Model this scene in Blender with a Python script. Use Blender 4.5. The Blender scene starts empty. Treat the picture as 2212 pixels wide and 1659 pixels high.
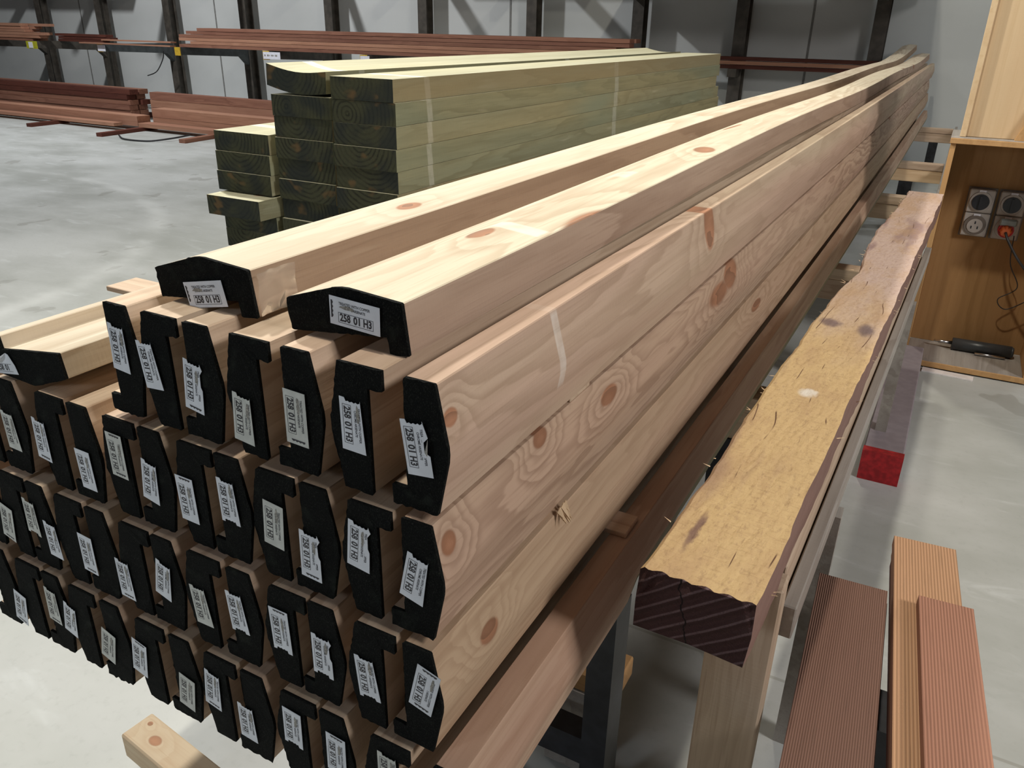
import bpy, bmesh, math, random
from mathutils import Vector, Matrix
R = math.radians
random.seed(7)
col = bpy.context.scene.collection
sc = bpy.context.scene
ZF = 1.068                      # height of the top of the upright pack above the floor

# ---------------------------------------------------------------- camera, world, lamps, exposure
cam_d = bpy.data.cameras.new('camera'); cam = bpy.data.objects.new('camera', cam_d); col.objects.link(cam)
cam_d.sensor_fit = 'HORIZONTAL'; cam_d.sensor_width = 36.0; cam_d.lens = 36.0 * 1717.6 / 2212.0
cam_d.clip_start = 0.02; cam_d.clip_end = 100
def cam_basis(p, y, r):
    f = Vector((-math.sin(y) * math.cos(p), math.cos(y) * math.cos(p), -math.sin(p)))
    rt = Vector((math.cos(y), math.sin(y), 0)); u = rt.cross(f)
    return rt * math.cos(r) + u * math.sin(r), u * math.cos(r) - rt * math.sin(r), f
rt, up, fw = cam_basis(0.424615, 0.4882136, 0.01898054)
m = Matrix((rt, up, -fw)).transposed().to_4x4(); m.translation = Vector((.355, -.529, .282 + ZF))
cam.matrix_world = m
sc.camera = cam
cam_d.dof.use_dof = False

w = bpy.data.worlds.new('world'); sc.world = w; w.use_nodes = True
bg = w.node_tree.nodes['Background']; bg.inputs[0].default_value = (.80, .88, 1, 1); bg.inputs[1].default_value = .045

def lamp(name, loc, target, size, power, color, sy=None, spread=180):
    d = bpy.data.lights.new(name, 'AREA'); d.energy = power; d.color = color; d.size = size
    if sy: d.shape = 'RECTANGLE'; d.size_y = sy
    else: d.shape = 'DISK'
    d.spread = R(spread)
    o = bpy.data.objects.new(name, d); col.objects.link(o); o.location = loc
    o.rotation_euler = (Vector(target) - Vector(loc)).to_track_quat('-Z', 'Y').to_euler()
    return o
WARM = (1, .93, .80)
lamp('high_bay_lamp_left', (-2.7, 1.9, 3.9), (0, .3, 1), .22, 164, (1, .97, .90))
lamp('high_bay_lamp_centre', (-.6, .3, 6.4), (.2, 1.2, 0), .22, 170, WARM)
lamp('high_bay_lamp_rear', (-.9, 5.2, 6.0), (-.5, 5.0, 0), .3, 80, WARM)
lamp('high_bay_lamp_aisle', (-9.5, 4.2, 6.2), (-9, 7.0, 0), .4, 420, (.97, .98, 1))
lamp('low_work_lamp_right', (4.2, .1, 3.8), (0, 1.8, .8), 1.2, 155, (1, .955, .93))
lamp('added_fill_front', (-1.3, -2.5, 1.9), (-.3, 0, .8), .4, 15, (.84, .91, 1))  # added low fill to brighten the tags on the board ends
lamp('added_fill_far_wall', (3.0, 7.4, 4.4), (.2, 9.6, 1), .3, 40, (.93, .98, 1))  # added fill, placed to brighten only the right stretch of the wall

sc.view_settings.view_transform = 'Standard'; sc.view_settings.look = 'None'
sc.view_settings.exposure = 0.0; sc.view_settings.gamma = 1.0; sc.view_settings.use_curve_mapping = False

# ---------------------------------------------------------------- node helper
class N:
    def __init__(s, name):
        s.m = bpy.data.materials.new(name); s.m.use_nodes = True; s.t = s.m.node_tree; s.t.nodes.clear()
        s.out = s.t.nodes.new('ShaderNodeOutputMaterial'); s.b = s.t.nodes.new('ShaderNodeBsdfPrincipled')
        s.t.links.new(s.b.outputs[0], s.out.inputs[0])
        s.tc = s.t.nodes.new('ShaderNodeTexCoord')
    def set(s, inp, v):
        if isinstance(v, (bpy.types.NodeSocket,)): s.t.links.new(v, inp)
        elif v is not None:
            try: inp.default_value = v
            except Exception: inp.default_value = (*v, 1) if len(v) == 3 else v
    def node(s, typ, **kw):
        n = s.t.nodes.new(typ)
        for k, v in kw.items(): setattr(n, k, v)
        return n
    def math(s, op, a, b=None, c=None, clamp=False):
        n = s.node('ShaderNodeMath', operation=op, use_clamp=clamp); s.set(n.inputs[0], a)
        if b is not None: s.set(n.inputs[1], b)
        if c is not None: s.set(n.inputs[2], c)
        return n.outputs[0]
    def vmul(s, v, sc_, off=None):
        n = s.node('ShaderNodeVectorMath', operation='MULTIPLY'); s.set(n.inputs[0], v); n.inputs[1].default_value = sc_
        r = n.outputs[0]
        if off is not None:
            n = s.node('ShaderNodeVectorMath', operation='ADD'); s.set(n.inputs[0], r); s.set(n.inputs[1], off); r = n.outputs[0]
        return r
    def noise(s, v, scale, detail=2, rough=.5, dist=0):
        n = s.node('ShaderNodeTexNoise'); s.set(n.inputs['Vector'], v); n.inputs['Scale'].default_value = scale
        n.inputs['Detail'].default_value = detail; n.inputs['Roughness'].default_value = rough; n.inputs['Distortion'].default_value = dist
        return n.outputs[0]
    def vor(s, v, scale, feat='F1'):
        n = s.node('ShaderNodeTexVoronoi', feature=feat); s.set(n.inputs['Vector'], v); n.inputs['Scale'].default_value = scale
        return n
    def ramp(s, f, stops, interp='LINEAR'):
        n = s.node('ShaderNodeValToRGB'); s.set(n.inputs[0], f); cr = n.color_ramp; cr.interpolation = interp
        while len(cr.elements) > 1: cr.elements.remove(cr.elements[-1])
        cr.elements[0].position = stops[0][0]; cr.elements[0].color = (*stops[0][1], 1) if len(stops[0][1]) == 3 else stops[0][1]
        for p, c in stops[1:]:
            e = cr.elements.new(p); e.color = (*c, 1)
        return n.outputs[0]
    def smooth(s, f, a, b, c=0., d=1.):
        n = s.node('ShaderNodeMapRange', interpolation_type='SMOOTHSTEP'); s.set(n.inputs[0], f)
        for i, v in enumerate((a, b, c, d)): n.inputs[i + 1].default_value = v
        return n.outputs[0]
    def mix(s, f, a, b, mode='MIX'):
        n = s.node('ShaderNodeMix', data_type='RGBA', blend_type=mode); s.set(n.inputs[0], f)
        for i, v in ((6, a), (7, b)):
            if isinstance(v, bpy.types.NodeSocket): s.t.links.new(v, n.inputs[i])
            else: n.inputs[i].default_value = (*v, 1)
        return n.outputs[2]
    def bump(s, h, st=.3, d=.001):
        n = s.node('ShaderNodeBump'); s.set(n.inputs['Height'], h); n.inputs['Strength'].default_value = st; n.inputs['Distance'].default_value = d
        s.t.links.new(n.outputs[0], s.b.inputs['Normal'])
    def fin(s, color, rough=.7, metal=0., spec=None):
        s.set(s.b.inputs['Base Color'], color); s.set(s.b.inputs['Roughness'], rough); s.b.inputs['Metallic'].default_value = metal
        if spec is not None: s.b.inputs['Specular IOR Level'].default_value = spec
        return s.m
    def obj(s, rnd=True):
        v = s.tc.outputs['Object']
        if rnd:
            oi = s.node('ShaderNodeObjectInfo')
            a = s.node('ShaderNodeCombineXYZ')
            s.t.links.new(s.math('MULTIPLY', oi.outputs['Random'], 31.), a.inputs[0]); s.t.links.new(s.math('MULTIPLY', oi.outputs['Random'], 117.), a.inputs[1])
            n = s.node('ShaderNodeVectorMath', operation='ADD'); s.set(n.inputs[0], v); s.set(n.inputs[1], a.outputs[0])
            s.rand = oi.outputs['Random']; s.raw = v
            return n.outputs[0]
        s.raw = v
        return v

def wood(name, base, dark, tint, knots=(), freq=15., contrast=.55, auto=.5, rough=.72, knotcol=(.21, .095, .05), pores=.35, smear=0., bands=None, stain=None, marks=(), hue=None):
    """long-grain wood, grain along object Y; knots = (axis plane centre y, cross, ry, rc, axis) placed by hand"""
    s = N(name); v = s.obj()
    p1 = s.vmul(v, (5.2, .55, 5.2)); f = s.math('MULTIPLY', s.noise(p1, 1., 2.2, .45), 2.6)
    f = s.math('ADD', f, s.math('MULTIPLY', s.noise(s.vmul(v, (20, 2.6, 20)), 1., 3, .6), .42))
    kmask = None
    if auto:
        vo = s.vor(s.vmul(v, (4.5, 1.35, 4.5)), 1.); d = vo.outputs['Distance']
        sel = s.node('ShaderNodeSeparateColor'); s.t.links.new(vo.outputs['Color'], sel.inputs[0])
        on = s.math('LESS_THAN', sel.outputs[0], auto)
        f = s.math('ADD', f, s.math('MULTIPLY', s.smooth(d, .42, .0), s.math('MULTIPLY', on, .45)))
        kmask = s.math('MULTIPLY', s.smooth(d, .115, .07), on)
    sep = s.node('ShaderNodeSeparateXYZ'); s.t.links.new(s.raw, sep.inputs[0])
    for (ky, kc, ry, rc, ax) in knots:
        a = s.math('DIVIDE', s.math('SUBTRACT', sep.outputs[1], ky), ry)
        b = s.math('DIVIDE', s.math('SUBTRACT', sep.outputs[ax], kc), rc)
        d = s.math('SQRT', s.math('ADD', s.math('MULTIPLY', a, a), s.math('MULTIPLY', b, b)))
        f = s.math('ADD', f, s.smooth(s.math('ADD', d, s.math('MULTIPLY', s.noise(s.vmul(v, (30, 14, 30)), 1., 2), 1.6)), 5.5, .6, 0, .5))
        k = s.smooth(d, 1.1, .8)
        kmask = k if kmask is None else s.math('MAXIMUM', kmask, k)
    g = s.math('FRACT', s.math('MULTIPLY', f, freq / 2.6))
    ring = s.math('MULTIPLY', s.math('MULTIPLY', s.smooth(g, .25, .9), s.smooth(g, 1.0, .9)), s.smooth(s.noise(s.vmul(v, (6, .9, 6), (4, 4, 4)), 1., 2), .3, .7, .35, 1))
    tone = s.noise(s.vmul(v, (7, .5, 7)), 1., 2)
    c = s.mix(s.smooth(tone, .35, .68), base, tint)
    c = s.mix(s.math('MULTIPLY', ring, contrast), c, dark)
    c = s.mix(s.smooth(s.noise(s.vmul(v, (55, 1.3, 55)), 1., 2), .45, .75, 0, .35), c, dark)
    fib = s.noise(s.vmul(v, (260, 7, 260)), 1., 2, .6)
    c = s.mix(s.math('MULTIPLY', s.smooth(fib, .52, .75), pores), c, dark)
    if bands:   # saw ripple and pale resin streaks
        pat = s.noise(s.vmul(v, (30, 3., 30)), 1., 2)
        c = s.mix(s.math('MULTIPLY', s.smooth(pat, .66, .76), .5), c, bands)
    if kmask is not None:
        kr = s.math('FRACT', s.math('MULTIPLY', f, 6.))
        c = s.mix(s.math('MULTIPLY', kmask, .88), c, s.mix(kr, knotcol, tuple(min(1, q * 1.8) for q in knotcol)))
    if stain: c = s.mix(s.smooth(s.noise(s.vmul(v, (3, .8, 3)), 1., 3), .5, .72), c, stain)
    for (my, wy, mc, wc, ax, st, cc) in marks:   # strap and scuff marks
        yy = s.math('ABSOLUTE', s.math('SUBTRACT', s.math('ADD', sep.outputs[1], s.math('MULTIPLY', s.math('SUBTRACT', sep.outputs[ax], mc), .12)), my)); xx = s.math('ABSOLUTE', s.math('SUBTRACT', sep.outputs[ax], mc))
        mm = s.math('MULTIPLY', s.smooth(yy, wy * 1.15, wy * .8), s.smooth(xx, wc * 1.1, wc * .9))
        c = s.mix(s.math('MULTIPLY', mm, s.smooth(s.noise(s.vmul(v, (40, 40, 40)), 1., 2), .2, .6, st * .5, st)), c, cc)
    if hue: c = s.mix(s.smooth(s.math('FRACT', s.math('MULTIPLY', s.rand, 7.3)), .2, .9, 0, .6), c, hue)
    hu = s.node('ShaderNodeHueSaturation'); s.t.links.new(s.math('ADD', s.math('MULTIPLY', s.rand, .22), .89), hu.inputs['Value']); s.t.links.new(c, hu.inputs['Color'])
    sn = s.noise(s.vmul(v, (60, 260, 60)), 1., 1)
    s.bump(s.math('ADD', s.math('MULTIPLY', fib, .6), s.math('MULTIPLY', sn, .4)), .35, .0012)
    return s.fin(hu.outputs[0], rough, 0, .25)

PB, PD, PT = (.60, .475, .345), (.34, .225, .145), (.54, .40, .295)
M = {}
M['pine'] = wood('treated_pine', PB, PD, PT, auto=.30)
M['pine_A7'] = wood('treated_pine_olive', (.50, .40, .285), (.32, .22, .15), (.47, .33, .25), knots=((.012, .098, .012, .009, 2), (.83, .11, .03, .045, 2)), auto=.12, freq=12, marks=((.235, .008, .085, .045, 2, .5, (.72, .68, .62)),))
M['pine_B7'] = wood('treated_pine_swirled', (.52, .38, .27), (.27, .165, .11), (.50, .34, .25), knots=((.02, .105, .013, .013, 2), (.22, .125, .018, .012, 2), (.42, .10, .03, .013, 2), (1.06, .11, .05, .03, 2)), auto=.25, freq=22, contrast=.75)
M['pine_C7'] = wood('treated_pine_straight', (.55, .40, .265), (.36, .23, .14), (.53, .36, .25), knots=((.10, .088, .02, .013, 2), (1.37, .1, .05, .012, 2)), auto=.0, freq=20)
M['pine_D'] = wood('treated_pine_pinkish', (.60, .44, .31), (.36, .21, .135), (.50, .33, .235), auto=.12, freq=12)
M['pine_cap'] = wood('treated_pine_pale', (.64, .57, .43), (.42, .32, .21), (.60, .51, .385), knots=((.25, .075, .03, .012, 0), (1.07, .11, .04, .02, 0), (1.53, .05, .06, .02, 0)), marks=((.30, .016, .10, .035, 0, .55, (.80, .77, .68)), (.72, .03, .07, .02, 0, .4, (.80, .77, .68))), auto=.22, freq=12, bands=(.78, .70, .56))
M['pine_side'] = wood('rough_brown_pine_edge', (.36, .265, .18), (.20, .13, .085), (.30, .21, .145), auto=0, freq=8, bands=(.62, .54, .42))
M['pine_side2'] = wood('pinkish_brown_pine_edge', (.45, .33, .245), (.27, .175, .12), (.38, .265, .195), auto=.1, freq=9)
M['pine_cap1'] = wood('treated_pine_pale_knotty', (.65, .58, .45), (.42, .32, .21), (.61, .52, .40), knots=((.33, .105, .026, .012, 0),), auto=.25, freq=10, bands=(.78, .70, .56))
M['wane'] = wood('olive_waney_edge', (.33, .29, .17), (.17, .14, .08), (.25, .22, .13), auto=.2, freq=9)
M['new_pine'] = wood('untreated_pine', (.82, .64, .42), (.58, .36, .19), (.78, .57, .36), auto=.5, freq=9, contrast=.4)
M['new_pine_knotty'] = wood('untreated_pine_knotty', (.84, .67, .46), (.62, .38, .20), (.80, .60, .39), knots=((.022, -.045, .006, .005, 0), (.064, -.028, .015, .010, 0)), auto=0, freq=9, contrast=.4, knotcol=(.36, .17, .09))
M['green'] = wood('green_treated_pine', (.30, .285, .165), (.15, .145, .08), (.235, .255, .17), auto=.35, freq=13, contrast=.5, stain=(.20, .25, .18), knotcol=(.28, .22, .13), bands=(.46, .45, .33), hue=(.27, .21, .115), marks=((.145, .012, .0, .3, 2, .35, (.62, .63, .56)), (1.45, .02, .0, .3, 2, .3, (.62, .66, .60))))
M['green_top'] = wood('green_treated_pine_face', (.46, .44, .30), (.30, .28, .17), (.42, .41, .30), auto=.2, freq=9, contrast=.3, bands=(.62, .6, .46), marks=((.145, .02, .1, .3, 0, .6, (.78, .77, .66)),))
M['red'] = wood('red_hardwood', (.30, .145, .095), (.15, .06, .04), (.24, .11, .075), auto=0, freq=9, contrast=.5)
M['red_pale'] = wood('pale_red_hardwood', (.42, .225, .145), (.25, .115, .07), (.35, .175, .115), auto=0, freq=8, contrast=.4)
M['red_dark'] = wood('dark_red_hardwood', (.13, .042, .028), (.06, .02, .014), (.10, .032, .022), auto=0, freq=9)
M['ply'] = wood('plywood', (.56, .34, .15), (.36, .19, .075), (.50, .29, .125), auto=0, freq=7, contrast=.35, pores=.25)
M['ply_shaded'] = wood('shaded_plywood', (.34, .20, .085), (.22, .12, .045), (.29, .165, .07), auto=0, freq=7, contrast=.4, pores=.3)  # plywood darkened so its colour carries the shade inside the box
M['ply_pale'] = wood('pale_plywood', (.72, .55, .34), (.55, .37, .19), (.68, .50, .30), auto=0, freq=4, contrast=.2, pores=.15)
M['grey_wood'] = wood('weathered_grey_timber', (.40, .37, .33), (.22, .19, .16), (.33, .30, .27), auto=0, freq=10)
M['deck'] = wood('reeded_deck_brown', (.22, .115, .08), (.09, .045, .032), (.17, .085, .06), auto=0, freq=6)

def reeded(name, a, b, n=300.):
    s = N(name); v = s.obj(); sep = s.node('ShaderNodeSeparateXYZ'); s.t.links.new(s.raw, sep.inputs[0])
    g = s.math('SINE', s.math('MULTIPLY', sep.outputs[0], 2 * math.pi * n))
    c = s.mix(s.noise(s.vmul(v, (8, .8, 8)), 1., 3), a, b)
    c = s.mix(s.smooth(g, .2, .95, 0, .55), c, tuple(q * .5 for q in b))
    c = s.mix(s.smooth(s.noise(s.vmul(v, (200, 10, 200)), 1., 2), .55, .75, 0, .4), c, tuple(q * .55 for q in a))
    s.bump(g, .6, .0012); return s.fin(c, .65, 0, .3)
M['reed_brown'] = reeded('reeded_brown', (.25, .145, .105), (.18, .095, .07))
M['reed_red'] = reeded('reeded_red', (.46, .24, .16), (.38, .18, .12), 220.)
M['reed_orange'] = reeded('reeded_orange', (.60, .36, .21), (.50, .28, .155), 200.)

def black_end():
    s = N('black_end_sealer'); v = s.obj()
    n1 = s.noise(s.vmul(v, (900, 900, 500)), 1., 3, .7); n2 = s.noise(s.vmul(v, (45, 45, 45)), 1., 3)
    c = s.mix(s.smooth(n1, .5, .8), (.004, .005, .005), (.042, .046, .038))
    c = s.mix(s.smooth(n2, .55, .8, 0, .5), c, (.03, .038, .03))
    s.bump(n1, 1., .002); return s.fin(c, .85, 0, .12)
M['black_end'] = black_end()
def plain(name, c, rough=.6, metal=0., var=.15, scale=30., bump=0):
    s = N(name); v = s.obj(); n = s.noise(s.vmul(v, (1, 1, 1)), scale, 3)
    cc = s.mix(s.smooth(n, .3, .75), tuple(q * (1 - var) for q in c), tuple(min(1, q * (1 + var)) for q in c))
    if bump: s.bump(n, bump, .002)
    return s.fin(cc, rough, metal)
M['paper'] = plain('tag_paper', (.74, .78, .84), .45, var=.05, scale=60)
M['paper_grey'] = plain('tag_paper_aged', (.60, .62, .58), .5, var=.1, scale=60)
M['ink'] = plain('tag_ink', (.02, .02, .03), .5, var=.1)
M['smudge'] = plain('tag_smudge', (.30, .29, .26), .6, var=.45, scale=500)
M['steel_black'] = plain('black_painted_steel', (.018, .019, .024), .42, .0, .35, 40, .1)
M['post'] = plain('dark_brown_steel', (.060, .052, .042), .6, .0, .3, 12)
M['gusset'] = plain('grey_blue_steel', (.052, .060, .062), .6, 0, .3, 12)
M['yellow'] = plain('yellow_plastic', (.55, .36, .03), .5)
M['lime'] = plain('lime_tape', (.42, .42, .02), .5)
M['white'] = plain('white_card', (.75, .77, .85), .5, var=.04)
M['sock'] = plain('grey_socket_plastic', (.42, .39, .36), .4, var=.06)
M['sock_dark'] = plain('dark_socket_rim', (.16, .135, .115), .4)
M['sock_black'] = plain('black_switch_dial', (.02, .022, .028), .25)
M['orange'] = plain('orange_plug_plastic', (.85, .19, .05), .4, var=.1)
M['plug_clear'] = plain('grey_plug_body', (.26, .30, .30), .25)
M['rubber'] = plain('black_cable_rubber', (.02, .02, .022), .5)
M['tool'] = plain('charcoal_tool_body', (.045, .052, .058), .38)
M['chrome'] = plain('bright_metal', (.55, .56, .58), .25, 1.0)
M['red_paint'] = plain('red_end_paint', (.42, .015, .02), .6, var=.3, scale=60)
M['grey_paint'] = plain('mauve_grey_paint', (.30, .26, .28), .6, var=.08)
M['strip'] = plain('white_strip_board', (.75, .70, .68), .5, var=.08)

def green_end():
    s = N('green_timber_end_grain'); v = s.obj(); sep = s.node('ShaderNodeSeparateXYZ'); s.t.links.new(s.raw, sep.inputs[0])
    x = s.math('SUBTRACT', sep.outputs[0], s.math('ADD', s.math('MULTIPLY', s.rand, .07), .045)); z = s.math('SUBTRACT', sep.outputs[2], s.math('SUBTRACT', s.math('MULTIPLY', s.rand, .09), .035))
    d = s.math('SQRT', s.math('ADD', s.math('MULTIPLY', x, x), s.math('MULTIPLY', z, z)))
    d = s.math('ADD', d, s.math('MULTIPLY', s.noise(v, 14., 3), .022))
    g = s.math('SINE', s.math('MULTIPLY', d, 2 * math.pi * 80))
    c = s.mix(s.math('MULTIPLY', s.smooth(g, -.2, .95, 0, .75), s.smooth(s.noise(v, 18., 2), .35, .6, .25, 1)), (.058, .062, .036), (.018, .020, .014))
    c = s.mix(s.smooth(s.noise(v, 160., 3, .7), .5, .8, 0, .4), c, (.10, .095, .06))
    c = s.mix(s.smooth(s.noise(v, 9., 2), .45, .65, 0, .75), c, (.024, .030, .030))
    c = s.mix(s.smooth(s.noise(s.vmul(v, (16, 16, 24), (3, 3, 3)), 1., 2.), .60, .74, 0, .65), c, (.17, .105, .045))
    s.bump(s.noise(v, 300., 2), .3, .001)
    return s.fin(c, .8, 0, .2)
M['green_end'] = green_end()
def sleeper_mats():
    s = N('rough_hardwood_top'); v = s.obj(False); sep = s.node('ShaderNodeSeparateXYZ'); s.t.links.new(v, sep.inputs[0]); Y = sep.outputs[1]; X = sep.outputs[0]
    n1 = s.noise(s.vmul(v, (9, 3, 9)), 1., 4, .6); n2 = s.noise(s.vmul(v, (90, 45, 90)), 1., 3, .65)
    far = s.smooth(s.math('ADD', Y, s.math('MULTIPLY', n1, 1.1)), 1.25, 2.0)
    c = s.mix(n2, (.62, .45, .23), (.50, .34, .17)); c2 = s.mix(n2, (.56, .43, .35), (.40, .29, .26))
    c = s.mix(far, c, c2)
    pur = s.noise(s.vmul(v, (10, 1.7, 10), (7, 3, 1)), 1., 3, .6)
    edge = s.smooth(X, .035, .0, 0, .12)
    pm = s.smooth(s.math('ADD', pur, s.math('ADD', edge, s.math('MULTIPLY', far, .10))), .66, .78, 0, .6)
    c = s.mix(pm, c, (.155, .085, .11))
    ck = s.node('ShaderNodeTexWave', wave_type='BANDS', bands_direction='X'); s.t.links.new(s.vmul(v, (1, .22, 1)), ck.inputs[0]); ck.inputs['Scale'].default_value = 9; ck.inputs['Distortion'].default_value = 9; ck.inputs['Detail'].default_value = 2
    br = s.smooth(s.noise(s.vmul(v, (25, 9, 25)), 1., 2), .55, .62)
    big = s.noise(s.vmul(v, (14, 5, 14), (2, 9, 4)), 1., 4, .65)
    c = s.mix(s.smooth(big, .42, .68, 0, .6), c, (.42, .27, .15))
    c = s.mix(s.smooth(s.noise(s.vmul(v, (160, 60, 160)), 1., 3, .7), .52, .72, 0, .45), c, (.30, .19, .11))
    crack = s.math('MULTIPLY', s.smooth(ck.outputs[1], .991, 1.), br)
    c = s.mix(crack, c, (.12, .06, .035))
    lines = s.noise(s.vmul(v, (60, 240, 60)), 1., 2)
    c = s.mix(s.smooth(lines, .55, .7, 0, .25), c, (.32, .20, .10))
    for (cy, cx, ry, rx, cc) in ((.27, .105, .035, .03, (.12, .07, .085)), (1.03, .035, .03, .025, (.10, .065, .085)), (1.02, .11, .045, .018, (.085, .06, .085)), (.11, .035, .05, .006, (.12, .06, .07)), (.62, .07, .02, .016, (.75, .72, .66))):
        a = s.math('DIVIDE', s.math('SUBTRACT', s.math('ADD', Y, s.math('MULTIPLY', n1, .06)), cy + .03), ry); b = s.math('DIVIDE', s.math('SUBTRACT', s.math('ADD', X, s.math('MULTIPLY', n2, .012)), cx + .006), rx)
        d = s.math('ADD', s.math('MULTIPLY', a, a), s.math('MULTIPLY', b, b))
        if (cy, cx) == (.27, .105): continue
        c = s.mix(s.smooth(s.math('ADD', d, s.math('MULTIPLY', n2, .9)), 1.9, .5, 0, .75), c, cc)
    s.bump(s.math('ADD', n2, s.math('MULTIPLY', lines, .6)), .9, .003)
    top = s.fin(c, .8, 0, .2)
    s = N('rough_hardwood_end'); v = s.obj(False); sep = s.node('ShaderNodeSeparateXYZ'); s.t.links.new(v, sep.inputs[0])
    q = s.math('SUBTRACT', s.math('MULTIPLY', sep.outputs[2], .78), s.math('MULTIPLY', sep.outputs[0], .62))
    q = s.math('ADD', q, s.math('MULTIPLY', s.noise(s.vmul(v, (20, 20, 20)), 1., 2), .004))
    g = s.math('SINE', s.math('MULTIPLY', q, 2 * math.pi * 62))
    c = s.mix(s.smooth(g, .72, .98, 0, .7), (.055, .025, .024), (.17, .115, .12))
    c = s.mix(s.smooth(s.noise(v, 500., 2), .5, .8, 0, .5), c, (.03, .014, .014))
    xk = s.math('ADD', sep.outputs[0], s.math('MULTIPLY', s.math('SUBTRACT', s.noise(s.vmul(v, (1, 1, 45)), 1., 3), .5), .025))
    line = s.smooth(s.math('ABSOLUTE', s.math('SUBTRACT', s.math('ADD', xk, s.math('MULTIPLY', sep.outputs[2], .16)), .066)), .0013, .0007)
    c = s.mix(line, c, (.008, .004, .004))
    s.bump(s.math('ADD', g, s.noise(v, 400., 2)), .8, .003)
    end = s.fin(c, .75, 0, .25)
    s = N('rough_hardwood_side'); v = s.obj(False)
    c = s.mix(s.noise(s.vmul(v, (30, 4, 30)), 1., 4, .6), (.17, .095, .075), (.32, .20, .165)); s.bump(s.noise(s.vmul(v, (80, 200, 80)), 1., 2), .6, .002)
    return top, end, s.fin(c, .8, 0, .2)
M['slp_top'], M['slp_end'], M['slp_side'] = sleeper_mats()

def concrete_floor():
    s = N('polished_concrete'); v = s.obj(False)
    n1 = s.noise(s.vmul(v, (.9, 1.4, 1)), 1., 5, .62); n2 = s.noise(s.vmul(v, (3, 9, 1), (5, 2, 0)), 1., 4, .6, .6); n3 = s.noise(v, 45., 3, .6)
    c = s.mix(s.smooth(n1, .32, .68), (.37, .385, .36), (.50, .515, .50))
    c = s.mix(s.smooth(n2, .56, .74, 0, .5), c, (.60, .625, .62))
    c = s.mix(s.smooth(n3, .5, .8, 0, .25), c, (.30, .31, .29))
    pu = s.noise(s.vmul(v, (3.1, 2.2, 1), (11.3, 4.1, 0)), 1., 3, .55)
    c = s.mix(s.smooth(pu, .645, .665, 0, .45), c, (.25, .245, .22))
    # pale arc of tyre rub on the open floor, and the saw cut joints
    sep = s.node('ShaderNodeSeparateXYZ'); s.t.links.new(v, sep.inputs[0])
    dx = s.math('ADD', sep.outputs[0], 6.9); dy = s.math('SUBTRACT', sep.outputs[1], 1.35)
    rr = s.math('SQRT', s.math('ADD', s.math('MULTIPLY', dx, dx), s.math('MULTIPLY', s.math('MULTIPLY', dy, dy), 1.4)))
    rr = s.math('ADD', rr, s.math('MULTIPLY', n2, .12))
    arc = s.math('MULTIPLY', s.smooth(s.math('ABSOLUTE', s.math('SUBTRACT', rr, 3.32)), .13, .0, 0, .38), s.smooth(n1, .25, .6))
    c = s.mix(arc, c, (.70, .72, .70))
    j = s.math('MINIMUM', s.math('ABSOLUTE', s.math('SUBTRACT', sep.outputs[0], .83)), s.math('ABSOLUTE', s.math('SUBTRACT', s.math('ADD', sep.outputs[0], s.math('MULTIPLY', sep.outputs[1], .0)), -1.62)))
    j = s.math('MINIMUM', j, s.math('ABSOLUTE', s.math('SUBTRACT', sep.outputs[1], .98)))
    c = s.mix(s.smooth(j, .006, .003, 0, .45), c, (.22, .21, .17))
    s.bump(n3, .08, .001)
    return s.fin(c, s.smooth(n1, .3, .7, .42, .6), 0, .4)
M['floor'] = concrete_floor()
def wall_mat(name, a, b):
    s = N(name); v = s.obj(False)
    n = s.noise(s.vmul(v, (.5, 1, .8)), 1., 4); n2 = s.noise(v, 14., 3)
    c = s.mix(s.smooth(n, .3, .7), a, b); c = s.mix(s.smooth(n2, .6, .8, 0, .2), c, tuple(q * .8 for q in b))
    return s.fin(c, .85, 0, .2)
M['wall'] = wall_mat('precast_concrete_wall', (.50, .52, .51), (.59, .61, .60))
M['seam'] = plain('joint_sealant', (.20, .20, .19), .8)

# ---------------------------------------------------------------- mesh helpers
def tag(o, label=None, cat=None, group=None, kind=None):
    if label: o['label'] = label
    if cat: o['category'] = cat
    if group: o['group'] = group
    if kind: o['kind'] = kind
    return o
def mk(name, bm, mats, loc=(0, 0, 0), rot=(0, 0, 0), parent=None, smooth=False):
    me = bpy.data.meshes.new(name); bmesh.ops.recalc_face_normals(bm, faces=bm.faces[:])
    bm.to_mesh(me); bm.free()
    if not isinstance(mats, (list, tuple)): mats = [mats]
    for k in mats: me.materials.append(M[k] if isinstance(k, str) else k)
    o = bpy.data.objects.new(name, me); col.objects.link(o); o.location = loc; o.rotation_euler = rot
    if parent: o.parent = parent
    if smooth:
        for p in me.polygons: p.use_smooth = True
    return o
def empty(name, loc=(0, 0, 0), rot=(0, 0, 0)):
    o = bpy.data.objects.new(name, None); col.objects.link(o); o.location = loc; o.rotation_euler = rot; o.empty_display_size = .1
    return o
def box(bm, x0, x1, y0, y1, z0, z1, mi=0):
    vs = [bm.verts.new(p) for p in ((x0, y0, z0), (x1, y0, z0), (x1, y1, z0), (x0, y1, z0), (x0, y0, z1), (x1, y0, z1), (x1, y1, z1), (x0, y1, z1))]
    fs = []
    for q in ((0, 3, 2, 1), (4, 5, 6, 7), (0, 1, 5, 4), (1, 2, 6, 5), (2, 3, 7, 6), (3, 0, 4, 7)):
        f = bm.faces.new([vs[i] for i in q]); f.material_index = mi; fs.append(f)
    return fs
def bevel_box(dx, dy, dz, b=.002, mi=0):
    bm = bmesh.new(); box(bm, 0, dx, 0, dy, 0, dz, mi)
    bmesh.ops.bevel(bm, geom=bm.edges[:], offset=b, segments=1, affect='EDGES'); return bm
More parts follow.
